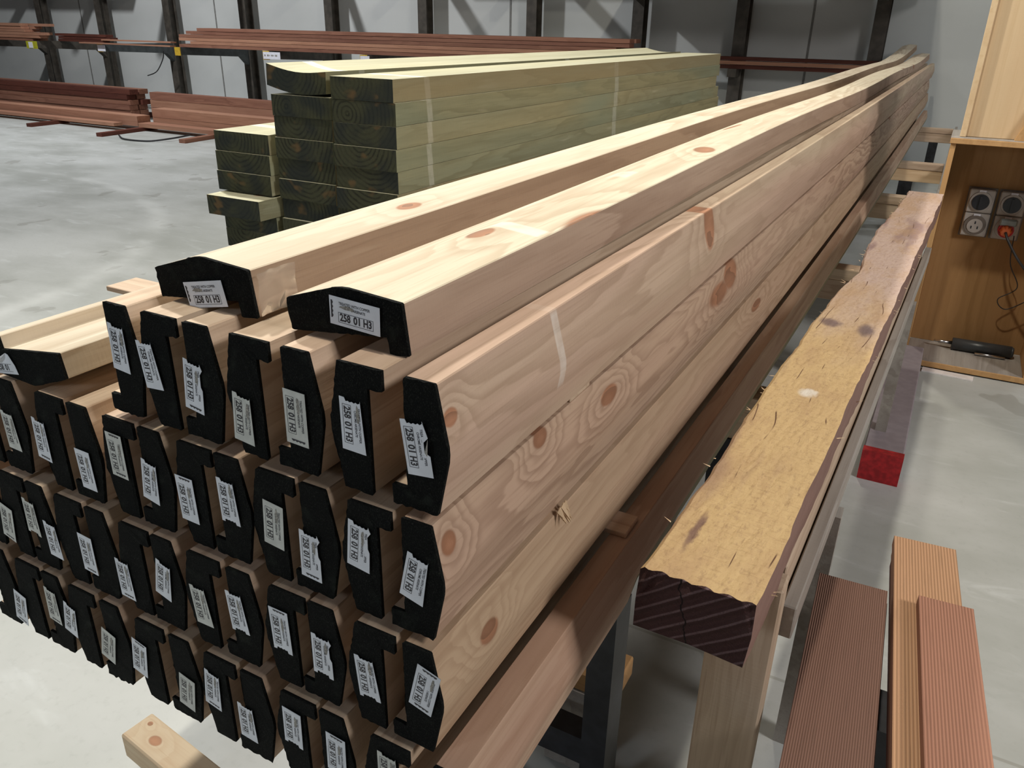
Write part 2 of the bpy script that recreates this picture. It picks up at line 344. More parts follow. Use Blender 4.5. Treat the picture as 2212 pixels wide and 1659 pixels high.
def prism(prof, y0, y1, n=1, off=None, end_mi=0, shape=None, y_list=None):
    """profile (x, z) swept along Y with optional drift; first cap gets end_mi"""
    bm = bmesh.new(); rings = []
    ys = y_list or [y0 + (y1 - y0) * i / n for i in range(n + 1)]
    for y in ys:
        dx, dz = off(y) if off else (0, 0)
        pr = shape(y) if shape else prof
        rings.append([bm.verts.new((x + dx, y, z + dz)) for x, z in pr])
    k = len(rings[0])
    for a, b in zip(rings, rings[1:]):
        for i in range(k):
            j = (i + 1) % k; bm.faces.new((a[i], a[j], b[j], b[i]))
    f = bm.faces.new(rings[0]); f.material_index = end_mi
    bm.faces.new(list(reversed(rings[-1])))
    return bm
def cyl(bm, p0, p1, r0, r1=None, n=16, mi=0, caps=True):
    r1 = r0 if r1 is None else r1; p0 = Vector(p0); p1 = Vector(p1); d = (p1 - p0).normalized()
    a = d.orthogonal().normalized(); b = d.cross(a); A = []; B = []
    for i in range(n):
        t = 2 * math.pi * i / n; v = a * math.cos(t) + b * math.sin(t); A.append(bm.verts.new(p0 + v * r0)); B.append(bm.verts.new(p1 + v * r1))
    for i in range(n):
        j = (i + 1) % n; f = bm.faces.new((A[i], A[j], B[j], B[i])); f.material_index = mi; f.smooth = True
    if caps:
        for q in (A, B): bm.faces.new(q).material_index = mi
def tube(pts, r, n=8, mi=0):
    bm = bmesh.new(); P = [Vector(p) for p in pts]; rings = []; prev = None
    for i, p in enumerate(P):
        d = (P[min(i + 1, len(P) - 1)] - P[max(i - 1, 0)]).normalized()
        a = d.orthogonal().normalized() if prev is None else (prev - d * prev.dot(d)).normalized(); prev = a; b = d.cross(a)
        rings.append([bm.verts.new(p + (a * math.cos(2 * math.pi * k / n) + b * math.sin(2 * math.pi * k / n)) * r) for k in range(n)])
    for A, B in zip(rings, rings[1:]):
        for i in range(n):
            f = bm.faces.new((A[i], A[(i + 1) % n], B[(i + 1) % n], B[i])); f.smooth = True
    bm.faces.new(rings[0]); bm.faces.new(rings[-1]); return bm
def spline(ps, k=8):
    ps = [Vector(p) for p in ps]; out = []
    q = [ps[0]] + ps + [ps[-1]]
    for i in range(1, len(q) - 2):
        for j in range(k):
            t = j / k; a, b, c, d = q[i - 1], q[i], q[i + 1], q[i + 2]
            out.append(.5 * ((2 * b) + (c - a) * t + (2 * a - 5 * b + 4 * c - d) * t * t + (3 * b - a - 3 * c + d) * t ** 3))
    return out + [ps[-1]]

# ---------------------------------------------------------------- setting
bm = bmesh.new(); box(bm, -26, 7, -9, 9.6, -.2, 0); tag(mk('floor', bm, 'floor'), kind='structure')
bm = bmesh.new(); box(bm, -26, 7, 9.6, 9.8, 0, 7.5); tag(mk('wall_back', bm, 'wall'), kind='structure')
k = 0
for sx in (-13.9, -10.55, -5.15, -1.33):
    bm = bmesh.new(); box(bm, sx - .012, sx + .012, 9.594, 9.6, 0, 7.5); tag(mk('trim_%d' % (k + 1), bm, 'seam'), kind='structure'); k += 1

# ---------------------------------------------------------------- the pack of capping boards
BH = .1325
PR = [(-.017, 0), (.0318, 0), (.033, .0012), (.0445, .058), (.045, .066), (.0445, .074), (.033, .1313), (.0318, BH), (.001, BH), (0, .1315), (0, .021), (-.016, .021), (-.017, .020)]
PL = [(-x, BH - z) for x, z in PR]
def densify(pr, step=.0045):
    out = []
    for (a, b), (c, d) in zip(pr, pr[1:] + pr[:1]):
        n = max(1, int(math.hypot(c - a, d - b) / step))
        out += [(a + (c - a) * i / n, b + (d - b) * i / n) for i in range(n)]
    return out
def end_cap_mesh(prof, rough=.0009, fringe=0):
    """rough black sealed end: a thin slab with a furry, slightly broken outline"""
    pr = densify(prof); cx = sum(p[0] for p in pr) / len(pr); cz = sum(p[1] for p in pr) / len(pr)
    bm = bmesh.new(); A = []; B = []
    for i, (x, z) in enumerate(pr):
        j = random.uniform(-.2, 1) * rough; dx, dz = x - cx, z - cz; l = math.hypot(dx, dz)
        if fringe and z < .004 and random.random() < .6: j += random.uniform(0, fringe)
        A.append(bm.verts.new((x + dx / l * j, -.0015 + random.uniform(-.0006, .0004), z + dz / l * j)))
        B.append(bm.verts.new((x + dx / l * .0003, .0025, z + dz / l * .0003)))
    n = len(pr)
    for i in range(n): bm.faces.new((A[i], A[(i + 1) % n], B[(i + 1) % n], B[i]))
    bm.faces.new(A)
    return bm

def font_mesh(txt, size, x, z, width=None, bold=.0):
    cu = bpy.data.curves.new('t', 'FONT'); cu.body = txt; cu.size = size; cu.resolution_u = 3; cu.offset = bold
    o = bpy.data.objects.new('t', cu); col.objects.link(o); bpy.context.view_layer.update()
    me = bpy.data.meshes.new_from_object(o.evaluated_get(bpy.context.evaluated_depsgraph_get()))
    xs = [v.co.x for v in me.vertices]; ys = [v.co.y for v in me.vertices]; sx = (width / (max(xs) - min(xs))) if width else 1
    vs = [((v.co.x - min(xs)) * sx + x, v.co.y - min(ys) + z) for v in me.vertices]; fs = [list(p.vertices) for p in me.polygons]
    bpy.data.objects.remove(o); bpy.data.curves.remove(cu); bpy.data.meshes.remove(me)
    return vs, fs
def add_flat(bm, vs, fs, y, mi, clip=None):
    B = [bm.verts.new((x, y, z)) for x, z in vs]
    for f in fs:
        if clip and not clip(sum(vs[i][0] for i in f) / len(f), sum(vs[i][1] for i in f) / len(f)): continue
        try: bm.faces.new([B[i] for i in f]).material_index = mi
        except ValueError: pass
TAGS = {}
def tag_mesh(kind, smudge, grey, flap=0, short=0):
    key = (kind, smudge, grey, flap, short)
    if key in TAGS: return TAGS[key]
    s, e = kind; L = .0555 + (.0035 if 'b' in kind else 0); W = .0285; bm = bmesh.new()
    rs = random.Random(sum(map(ord, s + e)) * 7 + smudge * 31 + grey * 5 + flap * 3 + short)
    u0 = .0035 if s == 'b' else 0
    out = [(0, 0)] + ([(L, 0)] if e != 'c' else [(L, 0), (L, .005), (L - .0028, .005)] + [(L - .0028 - (.0010 if i % 2 else 0), .005 + i * .0023) for i in range(1, 8)] + [(L, .0225)])
    out += [(L, W)]
    if short: out = [(0, 0), (.049, 0), (.0475, .012), (.041, .0265), (.036, .0285), (.030, .024), (.020, .020), (.010, .024), (.004, .0225), (.003, .012)]
    else:
        if flap: out += [(.034, W), (.031, W - .006), (.021, W - .0055), (.016, W)] if flap == 1 else [(.030, W - .0005), (.026, W - .003), (.012, W - .004), (.006, W - .0005)]
        out += [(0, W)] if s != 'c' else [(0, .0245), (.0025, .0245)] + [(.0028 + (.0011 if i % 2 else 0), .0245 - i * .0024) for i in range(1, 8)] + [(0, .006)]
    out = [(x + rs.uniform(-.0002, .0002), z + rs.uniform(-.0002, .0002)) for x, z in out]
    # paper with a hint of curl, front at y = 0
    add_flat(bm, out, [list(range(len(out)))], 0, 0)
    add_flat(bm, out, [list(reversed(range(len(out))))], .0003, 0)
    def bar(u, teeth=1):
        p = [(u, .0065), (u, .0245)] + [(u + .0016 + (.0012 if i % 2 else 0) * teeth, .0245 - i * .0022) for i in range(9)]
        add_flat(bm, p, [list(range(len(p)))], -.00012, 1)
    if s == 'b': bar(.0018)
    if e == 'b': bar(L - .0055)
    a = .0068 + u0; b = a + .041; z0, z1, t = .0032, .0136, .0005
    if short: b = a + .033
    clip = (lambda x, z: x < .039) if short else None
    for r in ((a, b, z0, z0 + t), (a, b, z1 - t, z1), (a, a + t, z0, z1), (b - t, b, z0, z1)):
        if short and r[0] > a + .01: continue
        add_flat(bm, [(r[0], r[2]), (r[1], r[2]), (r[1], r[3]), (r[0], r[3])], [[0, 1, 2, 3]], -.00012, 1)
    add_flat(bm, *font_mesh('258', .0105, a + .0018, z0 + .0016, .0126, .0004), -.00012, 1)
    add_flat(bm, *font_mesh('01', .0105, a + .0178, z0 + .0016, .0078, .0004), -.00012, 1)
    if not short:
        add_flat(bm, *font_mesh('H3', .0105, a + .0295, z0 + .0016, .0096, .0004), -.00012, 1)
        cl2 = (lambda x, z: not (a + .002 < x < a + .016)) if smudge == 2 else None
        add_flat(bm, *font_mesh('CHROME ARSENATE', .0037, a + .0045, .0170, .0275, .00008), -.00012, 1, cl2)
        cl1 = (lambda x, z: not (.015 < x < .036 and z > W - .007)) if flap else None
        add_flat(bm, *font_mesh('TREATED WITH COPPER', .0039, a + .001, .0212, .0365, .00008), -.00012, 1, cl1)
    if smudge:
        n = 14; c0, c1 = a + rs.uniform(.006, .011), .0205 + rs.uniform(-.002, .001); p = []
        for i in range(n):
            th = 2 * math.pi * i / n; p.append((c0 + math.cos(th) * (.0085 + rs.uniform(-.002, .0025)), c1 + math.sin(th) * (.0016 + rs.uniform(-.0003, .0009))))
        add_flat(bm, p, [list(range(n))], -.0002, 2)
    if short:   # curled-up top of the loose tag
        q = [(.010, .024), (.020, .020), (.030, .024), (.036, .0285)]
        A = [bm.verts.new((x, 0, z)) for x, z in q]; B = [bm.verts.new((x * .9, -.006, z - .003)) for x, z in q]
        for i in range(3): bm.faces.new((A[i], B[i], B[i + 1], A[i + 1])).material_index = 0
    if flap == 1:
        A = [bm.verts.new(p) for p in ((.017, 0, W), (.031, 0, W - .006), (.033, -.003, W - .001), (.019, -.003, W + .0015))]
        bm.faces.new(A).material_index = 2
    me = bpy.data.meshes.new('treatment_tag'); bm.to_mesh(me); bm.free()
    for k in ('paper_grey' if grey else 'paper', 'ink', 'smudge'): me.materials.append(M[k])
    TAGS[key] = me
    return me

def drift(seed, amp=.006):
    r = random.Random(seed); a, b, p = r.uniform(-amp, amp), r.uniform(-amp, amp) * .25, r.uniform(0, 6)
    return lambda y: (.008 * math.sin(y * .5) * 1 + 0 * a, 0 * b + .0)
ROWY = {1: -.013, 2: -.021, 3: -.031, 4: -.040}
ROWZ = {1: 0., 2: -.142, 3: -.284, 4: -.426}
ROWN = {1: 'top', 2: 'second', 3: 'third', 4: 'bottom'}
BOARDS = [
(1,'R',-.4235,(-.4200,-.0215,-3.6),'cp'),(1,'L',-.363,(-.3777,-.0342,5.7),'cp'),(1,'R',-.301,(-.3061,-.0396,-7.3),'cb'),(1,'L',-.235,(-.2396,-.0622,-5.0),'cp'),
(1,'R',-.168,(-.1690,-.0422,-1.0),'pb'),(1,'L',-.100,(-.0986,-.0338,.1),'cp'),(1,'R',-.026,(-.0305,-.0400,7.9),'cp'),
(2,'L',-.728,None,''),(2,'R',-.668,(-.6683,-.1864,-.2),'cp'),(2,'L',-.583,(-.6001,-.1792,-4.6),'cb'),(2,'R',-.522,(-.5234,-.2032,1.0),'pp'),(2,'L',-.455,(-.4539,-.1610,-1.0),'bb'),
(2,'R',-.396,(-.3965,-.1808,-8.9),'cp'),(2,'L',-.331,(-.3418,-.1861,.7),'bp'),(2,'R',-.275,(-.2741,-.1694,.2),'cc'),(2,'L',-.214,(-.2072,-.1764,-4.9),'pp'),
(2,'R',-.155,(-.1601,-.1975,-2.4),'cb'),(2,'L',-.092,(-.0922,-.1622,-6.0),'cp'),(2,'R',-.029,(-.0221,-.1754,-12.4),'cp'),
(3,'R',-.765,None,''),(3,'L',-.700,(-.7153,-.3373,-11.5),'pb'),(3,'R',-.643,(-.6546,-.3104,-3.6),'cc'),(3,'L',-.580,(-.6176,-.3352,-.7),'cp'),(3,'R',-.520,(-.5444,-.3292,-1.6),'pb'),
(3,'L',-.454,(-.4751,-.3433,-1.2),'cb'),(3,'R',-.398,(-.3918,-.3140,-12.9),'cp'),(3,'L',-.335,(-.3382,-.3312,4.1),'cp'),(3,'R',-.272,(-.2768,-.3157,3.8),'cc'),
(3,'L',-.207,(-.2092,-.3105,1.0),'bc'),(3,'R',-.152,(-.1490,-.3217,-1.0),'cc'),(3,'L',-.088,(-.0905,-.3254,4.5),'cc'),(3,'R',-.027,(-.0082,-.3008,-13.2),'bb'),
(4,'R',-.770,None,''),(4,'L',-.704,(-.7269,-.4867,-13.6),'pb'),(4,'R',-.645,(-.6432,-.4486,-5.0),'cb'),(4,'L',-.585,(-.6024,-.4581,-13.9),'cp'),(4,'R',-.520,(-.5256,-.4707,-15.4),'pp'),
(4,'L',-.450,(-.4625,-.4605,-10.8),'bp'),(4,'R',-.388,(-.3778,-.4808,-10.1),'pp'),(4,'L',-.325,(-.3263,-.4494,-8.2),'cb'),(4,'R',-.265,(-.2757,-.4789,-1.3),'cp'),
(4,'L',-.200,(-.1986,-.4466,-2.2),'pc'),(4,'R',-.143,(-.1339,-.4518,-2.2),'bp'),(4,'L',-.070,(-.0609,-.4406,-.4),'cc'),(4,'R',.012,None,'')]
NTH = ['first', 'second', 'third', 'fourth', 'fifth', 'sixth', 'seventh', 'eighth', 'ninth', 'tenth', 'eleventh', 'twelfth', 'thirteenth', 'fourteenth']
def put_tag(parent, loc, roty, kind, smudge, grey, flap=0, short=0):
    me = tag_mesh(kind, smudge, grey, flap, short)
    o = bpy.data.objects.new('treatment_tag', me); col.objects.link(o); o.parent = parent; o.location = loc; o.rotation_euler = (R(1.5), roty, 0)
    o['label'] = 'white paper treatment tag reading 258 01 H3' if not short else 'curled white paper tag reading 258 01'
    return o
for i, (r, t, x, tg, kind) in enumerate(BOARDS):
    inrow = [b for b in BOARDS if b[0] == r]; k = len(inrow) - 1 - [b[2] for b in inrow].index(x)   # count from the right
    y0 = ROWY[r]; z0 = ROWZ[r] - BH + ZF; ox = x if t == 'R' else x + .033
    mat = {(1, -.026): 'pine_A7', (2, -.029): 'pine_B7', (3, -.027): 'pine_C7', (4, .012): 'pine_D'}.get((r, x), 'pine')
    root = empty('capping_board', (ox, y0, z0))
    prof = PR if t == 'R' else PL
    ex = random.uniform(-.12, .12); L = 9.0 + ex
    if (r, x) == (1, -.026): L = 9.05
    if (r, x) == (2, -.029): L = 8.75
    if (r, x) == (3, -.027): L = 9.1
    if (r, x) == (4, .012): L = 8.8
    ys = [.002] + [L * (q / 14) for q in range(1, 15)]
    shape = None
    if (r, x) == (4, .012):    # bark wane takes the lower outer corner further along
        def shape(y):
            c = max(0., min(1., (y - .50) / .05)); ly = c * 1.0
            return [(-.017, 0), (.0318 - .020 * ly, 0), (.033 - .018 * ly, .0012), (.0445 - .004 * ly, .058 - .018 * ly)] + PR[4:]
        ys = [.002, .25, .5, .515, .53, .55] + [L * (q / 14) for q in range(2, 15)]
    body = mk('board', prism(prof, 0, L, y_list=ys, off=drift(i), shape=shape), mat, parent=root)
    fr = .004 if (r == 4 and x in (-.520, -.265)) else 0
    if shape:
        body.data.materials.append(M['wane'])
        for p in body.data.polygons:
            if p.center.y > .5 and p.normal.z < -.15 and p.center.x > .0: p.material_index = 1
    mk('painted_end', end_cap_mesh(prof, .0017 if r < 3 else .0013, fr), 'black_end', parent=root)
    if tg:
        rs = random.Random(i * 13 + 5)
        sm = 0 if (r, x) in ((1, -.363), (1, -.026), (2, -.029)) else rs.choice((1, 1, 2, 2, 1))
        grey = (r, x) in ((1, -.421), (1, -.235), (1, -.168), (2, -.668), (2, -.455), (2, -.214), (3, -.700), (3, -.643), (3, -.335), (4, -.645), (4, -.520), (4, -.388), (4, -.070))
        flap = {(1, -.026): 1, (1, -.301): 2, (2, -.155): 2, (2, -.092): 2, (3, -.152): 2}.get((r, x), 0)
        put_tag(root, (tg[0] - ox, -.0036, tg[1] + ZF - z0), R(90 - tg[2]), kind, sm, grey, flap)
    side = 'rib top right' if t == 'L' else 'rib lower left'
    if k == 0: lab = 'black-ended capping board on edge, rightmost of the %s row, long side showing' % ROWN[r]
    else: lab = 'black-ended board on edge, %s from right in %s row, %s' % (NTH[k], ROWN[r], side)
    tag(root, lab, 'timber board', 'capping boards stacked on edge in the pack')

# capping boards lying on top of the pack
def cap_board(x, y, z, roty, L, mat, off, label, tagspec, flip=False, sidemat='pine_side2'):
    prof = [(BH + .007 - zz * (BH + .007) / BH, xx) for xx, zz in PR]          # flat face down, lip at the right
    if flip: prof = [(BH + .007 - a, -b) for a, b in prof]   # flat face up, lip standing at the left
    root = empty('capping_board', (x, y, z), (0, roty, 0))
    ys = [.002, .03, .06] + [L * (q / 24) for q in range(1, 25)]
    bo = mk('board', prism(prof, 0, L, y_list=ys, off=off), [mat, sidemat], parent=root)
    if sidemat != mat:
        for p in bo.data.polygons:
            if p.normal.x > .9: p.material_index = 1
    mk('painted_end', end_cap_mesh(prof, .0011), 'black_end', parent=root)
    if tagspec:
        wx, wz, th, kw = tagspec
        m_ = Matrix.Rotation(roty, 3, 'Y').inverted(); lv = m_ @ Vector((wx - x, 0, wz + ZF - z))
        put_tag(root, (lv.x, -.0036, lv.z), th - roty, **kw)
    tag(root, label, 'timber board', 'capping boards lying flat on the pack')
    return root
cap_board(-.187, .025, .0020 + ZF, R(-7.0), 9.05, 'pine_cap', lambda y: (.008 * math.sin(y * .5), .010 * math.sin(y * .9) ** 2 + .05 * max(0, y - 7.6) ** 1.5 * .3),
    'pale capping board lying flat, right of the two on top of the pack', (-.1353, .019, R(2.9), dict(kind='bp', smudge=2, grey=0)))
cap_board(-.380, .030, .0020 + ZF, R(-7.0), 9.2, 'pine_cap1', lambda y: (.008 * math.sin(y * .5) + .05 * max(0, (y - 7.) / 2) ** 2, .008 * math.sin(y * .8) ** 2 + .10 * max(0, (y - 7.2) / 2) ** 2),
    'pale capping board lying flat, left of the two, plastic scrap at its end', (-.3347, -.0029, R(-11), dict(kind='bp', smudge=1, grey=0)), sidemat='pine_side')
cap_board(-.669, -.012, -.105 + ZF, R(-8.7), 6.0, 'pine_cap1', lambda y: (.004 * math.sin(y * .5), 0),
    'capping board lying flat side up left of the raised rows, curled tag', (-.668, -.1378, R(-9.4), dict(kind='pp', smudge=0, grey=0, short=1)), flip=True, sidemat='pine_cap1')

# clear plastic scrap on the end of the left cap
s_ = N('clear_plastic_film'); s_.fin((.9, .92, .95), .12); s_.b.inputs['Transmission Weight'].default_value = .95; s_.b.inputs['IOR'].default_value = 1.3
bm = bmesh.new(); g = [[None] * 6 for _ in range(7)]
for a in range(7):
    for b in range(6):
        g[a][b] = bm.verts.new((random.uniform(0, .003), a * .009, b * .009 + random.uniform(-.001, .001)))
for a in range(6):
    for b in range(5): bm.faces.new((g[a][b], g[a + 1][b], g[a + 1][b + 1], g[a][b + 1]))
tag(mk('plastic_wrap', bm, s_.m, (-.2375, .032, .004 + ZF), (0, 0, 0), smooth=True), 'torn clear plastic wrap clinging to side of the left flat board', 'plastic wrap')

# stickers between the rows
STK = []
def sticker(x0, x1, y, z, w_=.06, h=.0085, mat='pine_D', label='', rz=0, grp='thin stickers between rows of the pack'):
    o = mk('timber_sticker', bevel_box(x1 - x0, w_, h, .001), mat, (x0, y, z + ZF), (0, 0, rz))
    tag(o, label, 'sticker', grp)
sticker(-.86, .004, .286, -.1418, mat='pine', label='thin pale sticker end jutting out left of the pack under the top row')
sticker(-.745, -.004, .215, -.2838, w_=.05, label='splintered sticker under the second row near the front of the pack')
sticker(-.80, .040, .440, -.4258, w_=.055, label='thin sticker end under the third row beside the steel post')
for q, (y, zz) in enumerate(((3.3, -.1418), (6.2, -.1418), (3.3, -.2838), (6.2, -.2838), (3.3, -.4258), (6.2, -.4258))):
    sticker(-.74, -.003, y, zz, label='%s sticker hidden mid-pack under the %s row' % ('nearer' if y < 4 else 'farther', ROWN[1 + q // 2]))
sticker(-.470, -.38, 2.05, .0008, w_=.05, h=.008, label='small pale offcut on the top row left of the flat boards', grp=None)
# splinter at the second row
bm = bmesh.new()
for q in range(7):
    a = random.uniform(-.4, .5); l = random.uniform(.012, .030); p = Vector((0, random.uniform(-.01, .012), random.uniform(0, .006)))
    e = p + Vector((l * .7, -l * .5 * math.cos(a), -l * (.35 + .4 * a)))
    w2 = Vector((0, .004, .002)); vs = [bm.verts.new(v) for v in (p - w2, p + w2, e)]; bm.faces.new(vs)
    vs2 = [bm.verts.new(v + Vector((.0012, 0, .0008))) for v in (p + w2, p - w2, e)]; bm.faces.new(vs2)
tag(mk('torn_splinter', bm, 'new_pine', (.009, .262, -.282 + ZF)), 'torn pale splinter sticking out under the second row on the right side', 'splinter')

# ---------------------------------------------------------------- steel stands and pine bearers under the pack
def stand(y, label, xr=.0, first=True):
    root = empty('steel_stand', (0, y, 0))
    bm = bmesh.new(); box(bm, 0, .045, 0, .065, .05, .5075); mk('post', bm, 'steel_black', (xr, 0, 0), parent=root)
    bm = bmesh.new(); box(bm, 0, .045, 0, .065, .05, .5075); mk('post', bm, 'steel_black', (-.72, 0, 0), parent=root)
    bm = bmesh.new(); box(bm, -.675, xr, .01, .055, .15, .21); mk('cross_rail', bm, 'steel_black', parent=root)
    for xx in (xr, -.72):
        bm = bmesh.new(); box(bm, xx - .02, xx + .065, -.02, .085, 0, .0495); mk('foot', bm, 'steel_black', parent=root)
    tag(root, label, 'stand', 'black steel stands under the pack')
stand(.42, 'black square steel stand under the near end of the pack')
def bearer(x0, x1, y, zt, label, w_=.09, h=.055, mat='new_pine', rz=0, name='pine_bearer'):
    o = mk(name, bevel_box(x1 - x0, w_, h, .003), mat, (x0, y, zt - h), (0, 0, rz)); tag(o, label, 'timber bearer', 'pine bearers crossing below the pack'); return o
PBZ = ZF - .426 - BH - .001
def tag_none(): pass
bm = bmesh.new()
RUNG = [(1.35, .16), (2.72, .22), (4.45, .25), (5.9, .315), (8.45, .31)]
RL = ['nearest', 'second nearest', 'middle', 'second farthest', 'farthest']
for q, (y, xr) in enumerate(RUNG):
    o = mk('pine_bearer', bevel_box(xr + .80, .09, .045, .003), 'pine', (-.80, y, PBZ - .046)); tag(o, 'pale pine bearer against underside of the pack, %s of the upper five' % RL[q], 'timber bearer', 'pine bearers crossing below the pack')
    o = mk('pine_bearer', bevel_box(xr + .80, .07, .085, .003), 'new_pine' if q == 3 else 'pine', (-.80, y + .008, PBZ - .132)); tag(o, 'deeper pine bearer on edge below an upper bearer, %s of the lower five' % RL[q], 'timber bearer', 'pine bearers crossing below the pack')
for q, y in enumerate((1.35, 4.45, 8.45)):
    for xx in (-.55, -.05 if q == 0 else .12):
        bm = bmesh.new(); box(bm, 0, .08, 0, .08, 0, PBZ - .132); o = mk('steel_stanchion', bm, 'steel_black', (xx, y + .004, 0))
        tag(o, 'black steel post on the floor under the %s bearers, %s side' % (('nearest', 'middle', 'farthest')[q], 'left' if xx < -.3 else 'right'), 'steel post', 'black legs under the bearers')
for q, y in enumerate((2.72, 5.9)):
    for xx in (-.55, .05):
        bm = bmesh.new(); box(bm, 0, .09, 0, .07, 0, PBZ - .132); o = mk('steel_stanchion', bm, 'steel_black', (xx, y + .008, 0))
        tag(o, 'black steel post on the floor under the %s bearers, %s side' % (('second nearest', 'second farthest')[q], 'left' if xx < -.3 else 'right'), 'steel post', 'black legs under the bearers')
o = mk('rail_board', bevel_box(.022, 4.0, .14, .002), 'grey_wood', (.318, 4.62, PBZ - .128)); tag(o, 'long pinkish grey board on edge across the right ends of the bearers', 'timber board')
# pine bearer end in the lower left corner and the one on the stand's rail
o = mk('pine_bearer', bevel_box(.42, .062, .055, .003), 'new_pine_knotty', (0, 0, 0), (0, 0, R(-90))); o.rotation_euler = (0, 0, R(-96.7)); o.data.transform(Matrix.Rotation(R(90), 4, 'Z')); o.location = (-.750, .067, .168 - .055); tag(o, 'fresh knotty pine bearer end poking out at lower left of the pack', 'timber bearer')
o2 = mk('pine_bearer', bevel_box(.62, .09, .045, .003), 'ply', (-.60, .53, .21), (0, 0, 0)); tag(o2, 'orange-toned pine offcut lying low behind the near steel stand rail', 'timber bearer')
for xx, lb in ((-.54, 'left'), (-.12, 'right')):
    o = mk('packing_block', bevel_box(.09, .09, .2085, .003), 'grey_wood', (xx, .53, 0)); tag(o, 'grey packing block on the floor under the %s of the orange offcut' % lb, 'packing block')
bm = bmesh.new(); box(bm, 0, .07, 0, .055, 0, .1115); tag(mk('steel_stanchion', bm, 'steel_black', (-.70, .062, 0)), 'black steel post carrying the fresh knotty bearer at lower left', 'steel post')
# the right hand packing under row 4 near end (stand top to pack)
o = mk('packing_block', bevel_box(.79, .065, .0, .0) if False else bevel_box(.765, .065, .0005 + PBZ - .5085, .0005), 'steel_black', (-.72, .42, .508)); tag(o, 'flat black steel bar on top of the near steel stand', 'steel bar')

# ---------------------------------------------------------------- rough hardwood sleeper
LT = ZF - .30
def sleeper():
    W_, H_, L_ = .140, .090, 2.86; NX, NY = 26, 110; bm = bmesh.new(); rs = random.Random(4)
    def prof(y):
        n = math.sin(y * 9) * .0018 + math.sin(y * 23 + 1) * .0012 + math.sin(y * 61) * .0009 + rs.uniform(-.0013, .0013)
        wane = .012 * math.exp(-((y - 1.52) / .09) ** 2) + .006 * (1 + math.sin(y * 5.3)) * (.3 if y < 1 else 1)
        le = n + wane; re = W_ + math.sin(y * 17) * .0015 + rs.uniform(-.001, .001)
        top = [(le + (re - le) * i / NX, H_ + rs.uniform(-.0006, .0006) - (.004 + wane * .35 if i == 0 else 0)) for i in range(NX + 1)]
        return top, [(re + .001, H_ * .5), (re - .003, 0), (W_ * .5, 0), (n * .4, 0), (le - .002, H_ * .45)]
    rings = []
    for j in range(NY + 1):
        y = L_ * j / NY; t_, b_ = prof(y); yj = [0] * 20
        rings.append([bm.verts.new((x, y + (.0022 * (1 + math.sin((z * .78 - x * .62) * 2 * math.pi * 62)) if j == 0 else 0), z)) for x, z in t_ + b_])
    k = len(rings[0])
    for A, B in zip(rings, rings[1:]):
        for i in range(k):
            f = bm.faces.new((A[i], A[(i + 1) % k], B[(i + 1) % k], B[i])); f.material_index = 0 if i < NX else 2
    bm.faces.new(rings[0]).material_index = 1; bm.faces.new(rings[-1]).material_index = 1
    return bm
slp = empty('hardwood_sleeper', (.129, .224, LT - .090), (0, 0, R(-1.75)))
mk('sleeper_body', sleeper(), ['slp_top', 'slp_end', 'slp_side'], parent=slp)
bm = bmesh.new(); rs = random.Random(9)
for q in range(46):
    right = q % 3 == 0; y = rs.uniform(.05, 2.7); x = .1415 if right else -.001 + .01 * (y > 1); z = .084 if not right else rs.uniform(.04, .088)
    l = rs.uniform(.004, .014); d = Vector(((1 if right else -1) * l, rs.uniform(-.6, .6) * l, rs.uniform(-.3, .7) * l)); p = Vector((x, y, z)); w2 = Vector((0, .0009, .0005))
    a, b, c = (bm.verts.new(v) for v in (p - w2, p + w2, p + d)); bm.faces.new((a, b, c))
o = mk('edge_splinters', bm, 'new_pine', parent=slp); o['kind'] = 'stuff'; o['label'] = 'short pale splinters along the sawn edges'
tag(slp, 'rough sawn hardwood sleeper with yellow top, purple stains and dark end', 'timber sleeper')
# what carries it
def trestle(x, y, label, mat='pine', w_=.09, h=LT - .0905):
    o = mk('timber_post', bevel_box(w_, h - .002, .045, .003), mat, (x, y + .045, 0), (R(90), 0, 0)); tag(o, label, 'timber post')
trestle(.190, .385, 'upright pine post under the near end of the rough sleeper')
trestle(.235, 2.75, 'upright pine post under the far end of the rough sleeper')
o = mk('rail_board', bevel_box(.020, 2.35, .055, .002), 'grey_wood', (.2765, .436, LT - .15 - .055), (0, 0, R(-1.5))); tag(o, 'weathered grey rail along the right side of the sleeper', 'timber board')
o = mk('rail_board', bevel_box(.030, 2.25, .09, .002), 'pine', (.2435, .445, LT - .0925 - .09), (0, 0, R(-1.5))); tag(o, 'pine rail running directly under the right edge of the sleeper', 'timber board')
for q, y in enumerate((.80, 2.2)):
    bm = bmesh.new(); box(bm, 0, .035, 0, .04, 0, LT - .207); o = mk('timber_post', bm, 'grey_wood', (.2805 + .036 * q, y, 0)); tag(o, 'short grey prop under the weathered grey rail, %s one' % ('nearer', 'farther')[q], 'timber post')

